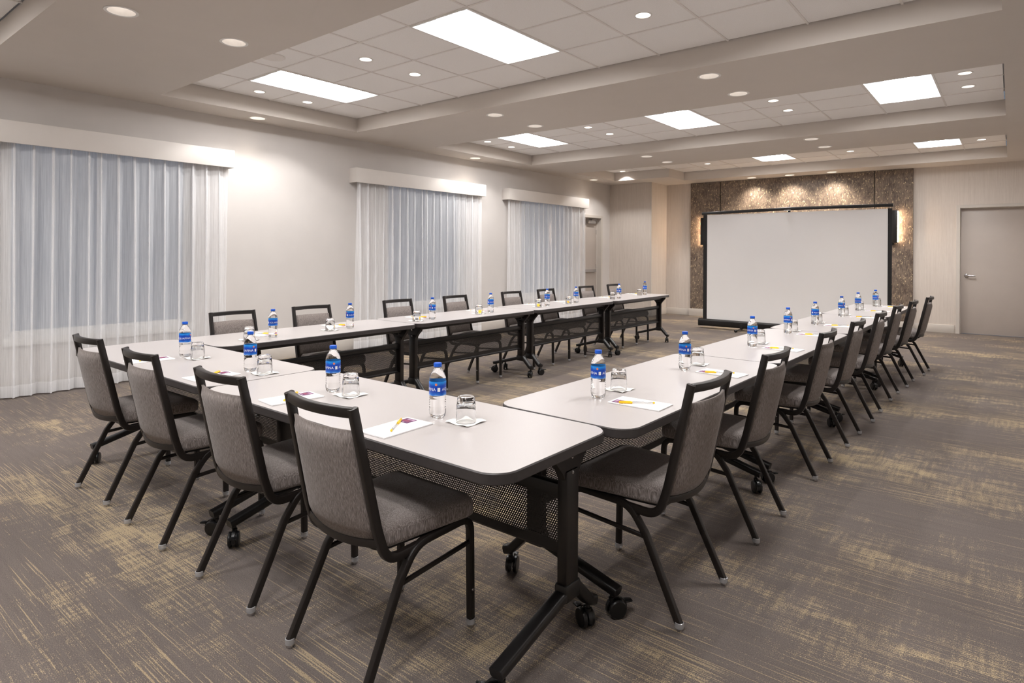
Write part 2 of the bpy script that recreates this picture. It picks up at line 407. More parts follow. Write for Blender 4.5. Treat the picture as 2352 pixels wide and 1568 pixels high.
# tiles, tees, troffers and spots of each tray
LX = [-5.945, -3.56, -1.172]                # left edges of the troffers
GX = [-6.54 + PITCH*i for i in range(12)]
spot_x = [-6.285, -4.48, -2.07, -0.345]
tray_spots, troffers = [], []
tile_cache = {}
def tile_mesh(w, d, hole):
    key = (round(w, 3), round(d, 3), hole)
    if key not in tile_cache:
        rd = [(hole[0], hole[1], 0.075, 0.055)] if hole else []
        v, f = holed([-w/2, w/2], [-d/2, d/2], [], lambda a, b: (a, b, 0.0), rd)
        n = len(v); e = [(-w/2, -d/2), (w/2, -d/2), (w/2, d/2), (-w/2, d/2)]
        v += [(x, y, 0) for x, y in e] + [(x, y, 0.012) for x, y in e]
        f += [(n+i, n+(i+1) % 4, n+4+(i+1) % 4, n+4+i) for i in range(4)]
        me = bpy.data.meshes.new('ceiling_tile'); me.from_pydata(v, [], f); me.materials.append(M['tile']); tile_cache[key] = me
    return tile_cache[key]
for ti, (a, b) in enumerate(TRAYS):
    yl1 = b - 0.615; yl0 = yl1 - 2*PITCH + 0.01
    ys = [a + .012, yl0, yl0 + PITCH - .005, yl1, b - .012]
    sy = [yl0 + 0.31, yl0 + 0.895]
    xs = [x for x in GX if x < TX1 - .1] + [TX1 - .012]; xs[0] = TX0 + .012
    tr = empty('ceiling_grid', (0, 0, 0)); tr.parent = ceiling
    for i, x in enumerate(xs[1:-1]): box('grid_tee', (x-.008, a, ZC-.002), (x+.008, (b if (ti < 3 or x > -5.35) else 11.62), ZC+.006), 'grid_tee', tr)
    for y in ys[1:-1]:
        if ti == 3 and y > 11.62: box('grid_tee', (-5.33, y-.008, ZC-.001), (TX1, y+.008, ZC+.005), 'grid_tee', tr)
        else:
            cuts = [TX0] + ([c for l in (LX if ti < 3 else LX[1:]) for c in (l, l+PITCH)] if y == ys[2] else []) + [TX1]
            for q in range(0, len(cuts), 2): box('grid_tee', (cuts[q], y-.008, ZC-.001), (cuts[q+1], y+.008, ZC+.005), 'grid_tee', tr)
    for lx in (LX if ti < 3 else LX[1:]): troffers.append((lx, yl0, PITCH, yl1 - yl0))
    for sx in spot_x:
        for y in sy: tray_spots.append((sx, y))
    for i in range(len(xs)-1):
        for j in range(4):
            x0, x1, y0, y1 = xs[i], xs[i+1], ys[j], ys[j+1]; mx, my = (x0+x1)/2, (y0+y1)/2
            if any(l[0] < mx < l[0]+l[2] and l[1] < my < l[1]+l[3] for l in troffers): continue
            if ti == 3 and mx < -5.33:
                if y0 >= 11.6: continue
                y1 = min(y1, 11.608); my = (y0+y1)/2
            hole = None
            for sx in spot_x:
                for y in sy:
                    if x0 < sx < x1 and y0 < y < y1: hole = (round(sx-mx, 3), round(y-my, 3))
            t = bpy.data.objects.new('ceiling_tile', tile_mesh(x1-x0-.009, y1-y0-.009, hole)); COL.objects.link(t)
            t.location = (mx, my, ZC+.004); t.parent = ceiling

ORD = ['first', 'second', 'third', 'fourth', 'fifth', 'sixth', 'seventh', 'eighth', 'ninth', 'tenth', 'eleventh', 'twelfth']
BAYN = ['the overhead recess', 'the nearest recess', 'the middle recess', 'the far recess']
# troffers: metal pan, bright centre basket, perforated side wings
def make_troffer(w, d):
    t = empty('ceiling_troffer')
    bm = bmesh.new()
    for lo, hi in (((0, 0, -.004), (w, .016, .056)), ((0, d-.016, -.004), (w, d, .056)), ((0, .016, -.004), (.016, d-.016, .056)), ((w-.016, .016, -.004), (w, d-.016, .056))): add_box(bm, lo, hi)
    fbm('frame', bm, 'white_trim', t)
    def q(name, x0, z0, x1, z1, mat): obj(name, [(x0, .016, z0), (x1, .016, z1), (x1, d-.016, z1), (x0, d-.016, z0)], [(0, 1, 2, 3)], mat, t)
    q('lens_wing', .016, .012, .17, .05, 'troffer_wing'); q('lens_centre', .17, .05, w-.17, .05, 'troffer_light'); q('lens_wing', w-.17, .05, w-.016, .012, 'troffer_wing')
    box('housing', (.006, .006, .055), (w-.006, d-.006, .09), 'white_trim', t)
    return t
proto = None
POSN = ['window-side', 'middle', 'right-hand']
for i, (x, y, w, d) in enumerate(troffers):
    if i > 8: i += 1
    lb = 'bright white rectangular ceiling light, %s one of %s' % (POSN[i % 3], BAYN[i // 3])
    if proto is None: proto = make_troffer(w, troffers[0][3]); proto.location = (x, y, ZC-.002); tag(proto, lb, 'ceiling light', 'fluorescent troffers in the ceiling recesses')
    else: copy_tree(proto, (x, y, ZC-.002), 0, lb)

# recessed downlights
def make_downlight(r, depth, lampm, power, color, angle, blend, tilt=None):
    t = empty('recessed_downlight')
    v, f = lathe([(r*1.0, 0.0), (r*1.0, -.003), (r*1.22, -.004), (r*1.24, -.001), (r*1.24, .0)], 28, False, False); obj('trim_ring', v, f, 'white_trim', t, 40)
    v, f = lathe([(r, -.001), (r*.93, depth*.4), (r*.72, depth)], 28, False, False); obj('reflector', v, f, 'reflector', t, True)
    v, f = lathe([(r*.72, depth-.001), (r*.5, depth-.012)], 24, True, True); obj('lamp', v, f, lampm, t)
    L = bpy.data.lights.new('lamp_light', 'SPOT'); L.energy = power; L.color = color; L.spot_size = R(angle); L.spot_blend = blend; L.shadow_soft_size = r*.45
    lo = bpy.data.objects.new('lamp_light', L); COL.objects.link(lo); lo.parent = t; lo.location = (0, 0, -.004)
    if tilt: lo.rotation_euler = tilt
    return t
def place_downlights(spots, z, args, labels, group):
    p = None
    for (x, y), lb in zip(spots, labels):
        if p is None: p = make_downlight(*args); p.location = (x, y, z); tag(p, lb, 'downlight', group)
        else: copy_tree(p, (x, y, z), 0, lb)
slab = ['round downlight in the %s, %s of the pair' % (p, w) for p in
        ('band over the camera, window side', 'band over the camera, right side', 'first band ahead, window side', 'first band ahead, right side', 'second band ahead, window side', 'second band ahead, right side') for w in ('nearer', 'farther')]
place_downlights(soffit_spots, ZS, (RA*.98, .11, 'lamp_dim', SPOT_SOFFIT, WARM, 110, .8), slab, 'downlights in the flat ceiling bands')
place_downlights(wash_spots, ZS, (RA*.98, .11, 'lamp_warm', SPOT_WASH, WARM, 95, .75), ['round downlight washing the window wall, %s from the camera' % o for o in ORD[:4]], 'downlights along the window wall')
place_downlights(back_spots, ZS, (RA*.98, .11, 'lamp_warm', SPOT_BACK, WARM, 118, .9), ['round downlight above the brown feature wall, %s of three' % o for o in ('leftmost', 'middle', 'rightmost')], 'downlights above the feature wall')
tl = ['small spotlight in %s, %s column from the windows, %s one' % (BAYN[b], ORD[c], w) for b in range(4) for c in range(4) for w in ('nearer', 'farther')]
place_downlights(tray_spots, ZC+.004, (.053, .08, 'lamp_white', SPOT_TRAY, WHITE, 116, .35), tl, 'small spotlights in the ceiling tiles')
v, f = lathe([(.105, 0), (.105, -.006), (.098, -.01), (.085, -.006), (.0001, -.006)], 32, False, False)
tag(obj('ceiling_speaker', v, f, 'grid_tee', None, 40, (-5.07, 2.93, ZC+.004)), 'round beige speaker grille in a tile of the nearest ceiling recess', 'speaker')

# window wall with three windows and a door
WIN = [(1.50, 3.12), (5.88, 7.48), (9.02, 10.66)]
D2 = (10.98, 11.84); WZ0, WZ1 = 0.53, 2.36
whole = [(a, b, WZ0, WZ1) for a, b in WIN] + [(D2[0], D2[1], -1, 2.10)]
v, f = holed([YF, YN], [0, ZS], whole, lambda a, b: (XL, a, b))
wl = struct(obj('wall_left', v, f, 'paint_wall'))
def reveal(name, y0, y1, z0, z1, dep, mat, parent):
    p = [(y0, z0), (y1, z0), (y1, z1), (y0, z1)]; vs = [(XL, y, z) for y, z in p] + [(XL-dep, y, z) for y, z in p]
    return obj(name, vs, [(i, (i+1) % 4, (i+1) % 4+4, i+4) for i in range(4)], mat, parent)
for i, (a, b) in enumerate(WIN):
    w = struct(empty('window_%d' % (i+1), (0, 0, 0)))
    reveal('reveal', a, b, WZ0, WZ1, .14, 'valance_paint', w)
    bm = bmesh.new(); x0, x1 = XL-.14, XL-.09; t = .05
    for lo, hi in (((x0, a, WZ0), (x1, a+t, WZ1)), ((x0, b-t, WZ0), (x1, b, WZ1)), ((x0, a+t, WZ0), (x1, b-t, WZ0+t)), ((x0, a+t, WZ1-t), (x1, b-t, WZ1))): add_box(bm, lo, hi)
    fbm('window_frame', bm, 'white_trim', w)
    obj('pane', [(XL-.115, a+t, WZ0+t), (XL-.115, b-t, WZ0+t), (XL-.115, b-t, WZ1-t), (XL-.115, a+t, WZ1-t)], [(0, 1, 2, 3)], 'window_glass', w)
    box('window_sill', (XL-.13, a-.03, WZ0-.075), (XL+.03, b+.03, WZ0+.004), 'white_trim', w, .004)
# the rest of the shell
def wallquad(name, pts, mat): return struct(obj(name, pts, [(0, 1, 2, 3)], mat))
D1 = (-0.673, 0.245)
v, f = holed([XN, XR], [0, ZS], [(D1[0], D1[1], -1, 2.135)], lambda a, b: (a, YB, b)); wb = struct(obj('wall_back', v, f, 'wallpaper'))
struct(obj('wall_bumpout', [(XL, YN, 0), (XN, YN, 0), (XN, YN, ZS), (XL, YN, ZS), (XN, YB, 0), (XN, YB, ZS)], [(0, 1, 2, 3), (1, 4, 5, 2)], 'wallpaper'))
box('corner_guard', (XN-.022, YN-.004, .15), (XN+.004, YN+.022, ZS-.002), 'trim_paint', bpy.data.objects['wall_bumpout'])
wallquad('wall_right', [(XR, YF, 0), (XR, YB, 0), (XR, YB, ZS), (XR, YF, ZS)], 'paint_wall')
wallquad('wall_front', [(XL, YF, 0), (XR, YF, 0), (XR, YF, ZS), (XL, YF, ZS)], 'paint_wall')
BH, BT = 0.14, 0.018
struct(box('baseboard_left', (XL, YF, 0), (XL+BT, D2[0]-.07, BH), 'trim_paint', None, .004))
struct(box('baseboard_bumpout', (XL+.05, YN-BT, 0), (XN, YN, BH), 'trim_paint', None, .004))
struct(box('baseboard_return', (XN, YN-BT, 0), (XN+BT, YB, BH), 'trim_paint', None, .004))
struct(box('baseboard_back', (XN, YB-BT, 0), (-5.45, YB, BH), 'trim_paint', None, .004))
struct(box('baseboard_back_right', (-1.34, YB-BT, 0), (D1[0]-.075, YB, BH), 'trim_paint', None, .004))
struct(box('baseboard_right', (XR-BT, YF, 0), (XR, YB, BH), 'trim_paint', None, .004))

# doors
d1 = struct(empty('door_1', (D1[0], YB, 0)))
w = D1[1]-D1[0]
box('door_leaf', (.004, .075, .008), (w-.004, .12, 2.13), 'door_paint', d1, .002)
bm = bmesh.new()
for lo, hi in (((-.055, -.02, 0), (0, .14, 2.185)), ((w, -.02, 0), (w+.055, .14, 2.185)), ((0, -.02, 2.135), (w, .14, 2.185)), ((0, .055, 0), (.012, .075, 2.135)), ((w-.012, .055, 0), (w, .075, 2.135)), ((.012, .055, 2.122), (w-.012, .075, 2.135))): add_box(bm, lo, hi, .002, 1)
fbm('door_frame', bm, 'trim_paint', d1)
h = empty('door_handle', (.085, .075, .99)); h.parent = d1
v, f = lathe([(.034, 0), (.034, .006), (.028, .012), (.012, .014), (.012, .05), (.0001, .05)], 24); o = obj('handle_rose', v, f, 'chrome', h, 40); o.rotation_euler = (R(90), 0, 0)
tube('lever', fillet([(0, -.045, 0), (.03, -.05, 0), (.125, -.052, -.004)], .012), rprof(.012, .022, .005), (0, 1, 0), 'chrome', h)
d2 = struct(empty('door_2', (XL, D2[0], 0)))
w = D2[1]-D2[0]
box('door_leaf', (-.15, .004, .008), (-.105, w-.004, 2.095), 'door_paint', d2, .002)
bm = bmesh.new()
for lo, hi in (((-.16, -.06, 0), (.02, 0, 2.16)), ((-.16, w, 0), (.02, w+.06, 2.16)), ((-.16, 0, 2.10), (.02, w, 2.16)), ((-.105, w-.014, 0), (-.085, w, 2.1)), ((-.105, 0, 2.086), (-.085, w, 2.1))): add_box(bm, lo, hi, .002, 1)
fbm('door_frame', bm, 'trim_paint', d2)
box('door_closer', (-.105, w-.42, 1.98), (-.04, w-.12, 2.05), 'chrome', d2, .008)
box('closer_arm', (-.06, w-.30, 2.055), (-.035, w-.06, 2.07), 'chrome', d2, .003)
box('push_bar', (-.105, .06, .93), (-.045, w-.08, .99), 'chrome', d2, .008)
for z in (.3, 1.05, 1.8): box('hinge', (-.108, w-.02, z-.05), (-.095, w-.002, z+.05), 'chrome', d2, .002)

# wall outlet
oe = tag(empty('wall_outlet', (XL, 4.47, .37)), 'white electrical outlet plate low on the wall between the first two windows', 'outlet')
box('cover_plate', (0, -.038, -.058), (.006, .038, .058), 'outlet_plastic', oe, .003)
for z in (-.022, .022): box('socket', (.005, -.018, z-.016), (.0085, .018, z+.016), 'white_trim', oe, .002)

# feature wall: three panels on a plinth
fe = tag(empty('feature_wall', (0, YB, 0)), 'dark brown flecked feature panelling behind the projection screen', 'wall panel')
for x0, x1, dp in ((-5.43, -4.79, .055), (-4.775, -1.95, .05), (-1.935, -1.345, .055)): box('wall_panel', (x0, -dp, .155), (x1, -.002, ZS-.004), 'feature', fe, .003, 1)
box('panel_base', (-5.455, -.075, 0), (-1.33, -.002, .155), 'trim_paint', fe, .004)
# sconces
def make_sconce():
    t = empty('wall_sconce')
    box('housing', (-.075, -.11, -.29), (.075, -.03, .29), 'black_metal', t, .003)
    box('back_plate', (-.03, -.03, -.12), (.03, 0, .12), 'black_metal', t, .002)
    for s in (-1, 1): box('light_strip', (s*.076-.005, -.075, -.275), (s*.076+.005, -.028, .275), 'sconce_light', t)
    v, f = lathe([(.012, -.29), (.022, -.30), (.02, -.325), (.006, -.335)], 16); o = obj('finial', v, f, 'black_metal', t, 40); o.location = (0, -.07, 0)
    return t
sc = make_sconce(); sc.location = (-5.09, YB-.056, 1.815); tag(sc, 'slim black wall sconce glowing on the left side of the feature wall', 'wall lamp', 'pair of black sconces beside the screen')
copy_tree(sc, (-1.645, YB-.056, 1.84), 0, 'slim black wall sconce glowing on the right side of the feature wall')

# valances and sheer curtains
VAL = [(0.86, 3.51), (5.19, 7.84), (8.45, 11.10)]
WN = ['the nearest window', 'the middle window', 'the far window']
XV = XL + .165; XCUR = XL + .095
for i, (a, b) in enumerate(VAL):
    t = tag(empty('curtain_valance', (0, 0, 0)), 'white box valance mounted above %s' % WN[i], 'valance', 'white valances over the windows')
    box('front_board', (XV-.018, a, 2.272), (XV, b, 2.468), 'valance_paint', t, .002)
    for y in (a, b-.018): box('end_board', (XL+.001, y, 2.272), (XV-.018, y+.018, 2.468), 'valance_paint', t, .002)
    box('top_board', (XL+.001, a+.018, 2.45), (XV-.018, b-.018, 2.467), 'valance_paint', t)
    box('curtain_track', (XCUR-.012, a+.03, 2.425), (XCUR+.012, b-.03, 2.45), 'white_trim', t)
    c = tag(empty('sheer_curtain', (0, 0, 0)), 'white sheer pleated curtain hanging over %s' % WN[i], 'curtain', 'sheer curtains')
    y0, y1 = a + .045, b - .045; mid = (y0+y1)/2; rnd = random.Random(i+3)
    def panel(name, ya, yb, z0, z1, mat, rows, parent, off=0.0, seed=0):
        rn = random.Random(seed); np_ = int((yb-ya)/.142); per = (yb-ya)/np_; n = np_*14
        am = [rn.uniform(.45, 1.3) for _ in range(np_+2)]; ph = [rn.uniform(-.5, .5) for _ in range(np_+2)]
        vs, fs = [], []
        for r in range(rows+1):
            z = z1 + (z0-z1)*r/rows; dz = max(0, min(1, (2.42-z)/2.4)); A = .022 + .022*min(1, dz*2.2)
            for k in range(n+1):
                s = k/14; pi = int(s); fr = s-pi; q = am[pi]*(1-fr) + am[pi+1]*fr; t_ = 2*math.pi*s + (ph[pi]*(1-fr)+ph[pi+1]*fr)*dz*1.4
                yy = ya + per*(s + (.10*math.sin(2*t_) + .12*math.sin(t_+1.1)*q*(1-.4*dz))*1.15)
                edge = min(1, s*2, (np_-s)*2)
                xx = XCUR + off + A*q*math.sin(t_) + .012*math.sin(3.1*s+ph[pi])*dz
                vs.append((xx, min(max(yy, ya-.01), yb+.01), z))
        for r in range(rows):
            for k in range(n): fs.append((r*(n+1)+k, r*(n+1)+k+1, (r+1)*(n+1)+k+1, (r+1)*(n+1)+k))
        return obj(name, vs, fs, mat, parent, True)
    for nm, ya, yb, sd in (('curtain_panel', y0, mid+.02, i*2), ('curtain_panel', mid-.02, y1, i*2+1)):
        p = panel(nm, ya, yb, .012, 2.42, 'sheer', 10, c, 0, sd)
        h = panel('hem', ya, yb, .012, .115, 'sheer_hem', 1, p, .0025, sd)
        h2 = panel('heading_tape', ya, yb, 2.34, 2.42, 'sheer_hem', 1, p, .0025, sd)

# projection screen
SY = 10.95
ps = tag(empty('projection_screen', (-2.89, SY, 0)), 'large white pull-up projection screen with black border standing on the floor', 'screen')
hw = 1.50
ot = outline(.15, .125, .03, 4)
v, f = loft([[(x, y_, z_+.105) for y_, z_ in ot] for x in (-hw, hw)]); obj('housing', v, f, 'black_metal', ps, 40)
for s in (-1, 1):
    v, f = loft([[(x, y_*1.06, z_*1.06+.105) for y_, z_ in ot] for x in ((s*hw), (s*(hw+.02)))]); obj('end_cap', v, f, 'black_plastic', ps, 40)
obj('screen_fabric', [(-1.385, -.012, .16), (1.43, -.012, .16), (1.43, -.012, 2.035), (-1.385, -.012, 2.035), (-1.385, -.009, .16), (1.43, -.009, .16), (1.43, -.009, 2.035), (-1.385, -.009, 2.035)],
    [(0, 1, 2, 3), (4, 5, 6, 7), (0, 1, 5, 4), (1, 2, 6, 5), (2, 3, 7, 6), (3, 0, 4, 7)], 'screen_white', ps)
for x0, x1 in ((-1.455, -1.385), (1.43, 1.485)): box('border', (x0, -.014, .16), (x1, -.008, 2.04), 'screen_black', ps)
tube('top_bar', [(-1.48, -.01, 2.065), (-.8, -.01, 2.078), (-.05, -.01, 2.092), (.7, -.01, 2.092), (1.5, -.01, 2.088)], rprof(.03, .05, .008), (0, 1, 0), 'black_metal', ps)
box('top_handle', (-.065, -.05, 2.058), (.045, -.03, 2.075), 'chrome', ps, .003)
tube('lift_hook', [(-.0, .03, 2.11), (.0, .03, 2.16)], circ(.009), (1, 0, 0), 'chrome', ps)
box('support_post', (-.02, .02, .16), (.02, .05, 2.11), 'black_metal', ps, .004)
for x in (-.75, .75):
    ft = empty('foot', (x, 0, 0)); ft.parent = ps
    tube('foot_tube', [(0, -.34, .025), (0, .3, .025)], circ(.014), (1, 0, 0), 'chrome', ft)
    for y in (-.34, .3):
        v, f = lathe([(.001, -.02), (.022, -.018), (.024, .0), (.022, .018), (.001, .02)], 16); o = obj('foot_cap', v, f, 'black_plastic', ft, True); o.location = (0, y, .024); o.rotation_euler = (R(90), 0, 0)
    box('foot_bracket', (-.02, -.08, .02), (.02, -.055, .12), 'black_metal', ft, .003)

# ------------------------------------------------------------------ folding tables
TZ, TL, TD = 0.712, 1.727, 0.615
def make_caster():
    t = empty('caster')
    for s in (-1, 1):
        v, f = lathe([(.001, -.008), (.022, -.009), (.031, -.007), (.034, -.002), (.034, .005), (.03, .009), (.012, .01), (.001, .01)], 22)
        o = obj('wheel', v, f, 'black_plastic', t, 50); o.rotation_euler = (0, R(90), 0); o.location = (s*.015, .018, .034)
    pts = []
    for k in range(9):
        a = R(-10 + 200*k/8); pts.append((0, .018 + .038*math.cos(a), .034 + .038*math.sin(a)))
    tube('hood', pts, rprof(.013, .005), (1, 0, 0), 'black_plastic', t)
    v, f = lathe([(.01, .05), (.012, .075), (.008, .077), (.008, .095)], 14); obj('stem', v, f, 'chrome', t, 40)
    box('brake_tab', (-.014, .05, .052), (.014, .078, .058), 'black_plastic', t, .002)
    return t
def make_table():
    t = empty('folding_table')
    def ring(ins, z): return [(x, y, z) for x, y in outline(TL-2*ins, TD-2*ins, .085-ins, 8)]
    v, f = loft([ring(.004, TZ-.036), ring(0, TZ-.032), ring(0, TZ-.004), ring(.0025, TZ-.0012), ring(.0045, TZ-.001)]); obj('edge_band', v, f, 'edge_band', t, 40)
    v, f = loft([ring(.0035, TZ-.006), ring(.0035, TZ)]); obj('tabletop', v, f, 'laminate', t)
    py = .15                                        # post line, towards the inside of the U
    for y in (-.10, .20): box('under_rail', (-TL/2+.12, y-.02, TZ-.066), (TL/2-.12, y+.02, TZ-.036), 'black_metal', t, .003)
    for s in (-1, 1):
        px = s*(TL/2-.08)
        post = box('post', (px-.02, py-.036, .19), (px+.02, py+.036, .60), 'dark_metal', t, .005)
        pl = [(py-.036, .57), (py+.036, .57), (py+.055, .60), (py+.105, .655), (py+.105, TZ-.036), (py-.105, TZ-.036), (py-.105, .655), (py-.055, .60)]
        v, f = loft([[(px+dx, y, z) for y, z in pl] for dx in (-.014, .014)]); b = obj('tilt_bracket', v, f, 'dark_metal', t)
        for bz, by in ((.645, 0), (.59, 0)):
            vv, ff = lathe([(.009, 0), (.009, .004), (.004, .006)], 12); o = obj('bolt', vv, ff, 'chrome', b, 40); o.rotation_euler = (0, R(90*s), 0); o.location = (px+s*.0145, py+by, bz)
        box('tilt_lever', (px-s*.05-.012, py-.13, .625), (px-s*.05+.012, py+.05, .64), 'black_metal', t, .003)
        ft = empty('foot', (px, py, 0)); ft.parent = t
        inner = fillet([(0, -.03, .205), (0, .03, .205), (0, .125, .108), (0, .155, .098)], [0, .02, .04, 0])
        tube('foot_arm', inner, rprof(.05, .036, .011), (1, 0, 0), 'black_metal', ft)
        outer = fillet([(0, .03, .19), (0, -.05, .185), (0, -.33, .112), (0, -.372, .102)], [0, .05, .04, 0])
        tube('foot_arm', outer, rprof(.05, .034, .011), (1, 0, 0), 'black_metal', ft)
        box('foot_hub', (-.026, -.045, .165), (.026, .045, .225), 'black_metal', ft, .01)
        for cy, rz in ((.13, R(65*s)), (-.345, R(125*s))):
            c = copy_caster(); c.parent = ft; c.location = (0, cy, 0); c.rotation_euler = (0, 0, rz)
    box('cross_beam', (-TL/2+.10, py-.018, .505), (TL/2-.10, py+.018, .545), 'black_metal', t, .004)
    # perforated modesty panel with folded edges
    xs = TL/2-.10; sec = [(py+.03, .505), (py+.004, .508), (py-.004, .50), (py-.004, .31), (py+.004, .30), (py+.035, .298)]
    vs = [(x, y, z) for x in (-xs, xs) for y, z in sec]; n = len(sec)
    obj('modesty_panel', vs, [(i, i+1, n+i+1, n+i) for i in range(n-1)], 'perforated', t)
    return t
_c = make_caster(); _cparts = [(c, c.location.copy(), c.rotation_euler.copy()) for c in kids(_c)]
def copy_caster():
    """foot > caster parts: joined to one mesh per caster so the table stays three levels deep"""
    if 'joined' not in globals():
        bm = bmesh.new()
        for c, l, r in _cparts:
            me = c.data.copy(); me.transform(Matrix.Translation(l) @ r.to_matrix().to_4x4()); bm.from_mesh(me); bpy.data.meshes.remove(me)
        me = bpy.data.meshes.new('caster'); bm.to_mesh(me); bm.free(); me.materials.append(M['black_plastic']); me.shade_smooth(); me.set_sharp_from_angle(angle=R(40))
        globals()['joined'] = me
    o = bpy.data.objects.new('caster', joined); COL.objects.link(o); return o
tp = make_table()
for c, _, _ in _cparts: bpy.data.objects.remove(c)
bpy.data.objects.remove(_c)
tp.location = (-1.075-TL/2-.0015, 1.597, 0)
tag(tp, 'pale-topped folding table on casters nearest the camera, right half of the front row', 'table', 'folding tables set in a U shape')
copy_tree(tp, (-1.075-TL*1.5-.0045, 1.597, 0), 0, 'pale-topped folding table at the left end of the front row, near the first curtain')
LA, RA_ = R(-90+.69), R(90-.80)
def lx(y): return -3.925 - .012*(y-1.9)
def rx(y): return -1.63 + .014*(y-1.9)
for i in range(4):
    yc = 1.912 + (TL+.003)*(i+.5)
    copy_tree(tp, (lx(yc)-TD/2, yc, 0), LA, 'pale-topped folding table, %s from the front row in the window-side row' % ORD[i])
    copy_tree(tp, (rx(yc)+TD/2, yc, 0), RA_, 'pale-topped folding table, %s from the front row in the right-hand row' % ORD[i])

# ------------------------------------------------------------------ chairs
def make_chair():
    t = empty('banquet_chair')
    prof = rprof(.0225, .026, .005, 2)
    # seat: crowned cushion
    def sring(ins, z, crown=0.0):
        o = []
        for x, y in outline(.43-2*ins, .415-2*ins, max(.05-ins, .012), 5):
            zz = z + crown*(1-(x/.215)**2)*(1-(y/.21)**2) - .012*max(0, y-.12)/.09*(1 if crown or z > .45 else .3)
            x *= 1 - .20*max(0.0, min(1.0, (.08-y)/.28))
            o.append((x, y+.038, zz))
        return o
    rings = [sring(.012, .405), sring(.002, .412), sring(0, .425), sring(.001, .45), sring(.006, .467), sring(.02, .478), sring(.06, .484, .002), sring(.11, .487, .004)]
    v, f = loft(rings); obj('seat', v, f, 'fabric', t, True)
    pan = outline(.40, .385, .04, 4); tp_ = lambda y: 1 - .22*max(0.0, min(1.0, (.08-y)/.28))
    v, f = loft([[(x*tp_(y), y+.038, .396) for x, y in pan], [(x*tp_(y), y+.038, .406) for x, y in pan]]); obj('seat_pan', v, f, 'black_metal', t)
    # legs: one bent tube per side, split into front leg, seat rail, rear leg
    for s in (-1, 1):
        path = fillet([(s*.186, .235, .022), (s*.186, .228, .392), (s*.19, -.03, .388), (s*.193, -.098, .30), (s*.20, -.235, .022)], [0, .055, .11, .05, 0], 7)
        n1 = next(i for i, p in enumerate(path) if p.y < .19); n2 = next(i for i, p in enumerate(path) if p.y < -.055)
        legs = []
        for nm, seg in (('leg', path[:n1+1]), ('seat_rail', path[n1:n2+1]), ('leg', path[n2:])):
            legs.append(tube(nm, seg, prof, (1, 0, 0), 'dark_metal', t))
        for lg, (x, y) in ((legs[0], (s*.186, .235)), (legs[2], (s*.2005, -.236))):
            vv, ff = lathe([(.010, .013), (.0155, .012), (.0165, .020), (.016, .030), (.013, .031)], 14, True, False); o = obj('glide_cup', vv, ff, 'glide_plastic', lg, 40); o.location = (x, y, 0)
            vv, ff = lathe([(.0115, 0), (.013, .003), (.012, .011), (.006, .014)], 14); o = obj('glide_foot', vv, ff, 'chrome', lg, 40); o.location = (x, y, 0)
        tube('stretcher', [(s*.188, .226, .305), (s*.192, -.105, .285)], rprof(.012, .016, .003, 1), (1, 0, 0), 'dark_metal', t)
        vv, ff = lathe([(.006, 0), (.005, .003), (.001, .004)], 10); o = obj('bumper', vv, ff, 'chrome', legs[0], 40); o.rotation_euler = (0, R(90*s), 0); o.location = (s*.196, .2335, .135)
    # back frame: posts that curl under the seat, joined by a bowed top rail
    N = 12
    top = [Vector((-.168+.336*k/N, -.258-.030*(1-(2*k/N-1)**2), .848)) for k in range(N+1)]
    for s in (-1, 1):
        pth = fillet([(s*.170, -.262, .862), (s*.181, -.178, .475), (s*.184, -.145, .372), (s*.184, -.02, .376)], [0, .5, .075, 0], 8)
        tube('back_post', pth, rprof(.022, .030, .005, 2), (1, 0, 0), 'dark_metal', t)
    v, f = sweep(top, rprof(.030, .026, .005, 2), (0, 0, 1)); obj('top_rail', v, f, 'dark_metal', t, 35)
    # upholstered back pad following the bow, and the rail under it
    def by(z): return -.262 + (.862-z)/(.862-.475)*.084
    v, f = [], []; A, B = 14, 10
    for side in (0, 1):
        for j in range(B+1):
            z = .447+(.79-.447)*j/B
            for i in range(A+1):
                u = 2*i/A-1; x = u*(.161+.008*(.79-z)/.34); bow = -.030*(1-u*u)
                ed = max(abs(u), abs(2*j/B-1)); th = .021*(1-max(0, (ed-.72)/.28)**2*.75)
                v.append((x, by(z)+bow*.95+(th if side else -th*.9), z - .012*(1-u*u)*(1 if j == 0 else 0)))
    nn = (A+1)*(B+1)
    for side in (0, 1):
        for j in range(B):
            for i in range(A):
                a = side*nn+j*(A+1)+i; f.append((a, a+1, a+A+2, a+A+1))
    ringi = [i for i in range(A)] + [j*(A+1)+A for j in range(B)] + [B*(A+1)+i for i in range(A, 0, -1)] + [j*(A+1) for j in range(B, 0, -1)]
    for k in range(len(ringi)): a, b = ringi[k], ringi[(k+1) % len(ringi)]; f.append((a, b, b+nn, a+nn))
    obj('back_pad', v, f, 'fabric', t, True)
    low = [Vector((-.178+.356*k/N, by(.432)-.030*(1-(2*k/N-1)**2), .436-.012*(1-(2*k/N-1)**2))) for k in range(N+1)]
    v, f = sweep(low, rprof(.026, .02, .004, 2), (0, 0, 1)); obj('lower_rail', v, f, 'dark_metal', t, 35)
    return t
ch = make_chair(); first = [True]
def place_chair(x, y, rz, label):
    if first[0]:
        first[0] = False; ch.location = (x, y, 0); ch.rotation_euler = (0, 0, rz); tag(ch, label, 'chair', 'grey upholstered banquet chairs')
    else: copy_tree(ch, (x, y, 0), rz, label)
fx = [-3.85, -3.112, -2.353, -1.673]; fy = [1.425, 1.41, 1.405, 1.392]
FN = ['leftmost of the four, nearest the first curtain', 'second from the left of the four', 'third from the left of the four', 'rightmost of the four, closest to the camera']
for i in (3, 2, 1, 0): place_chair(fx[i], fy[i], R([1.2, -.5, .3, -.4][i]), 'grey fabric chair at the front row, ' + FN[i])
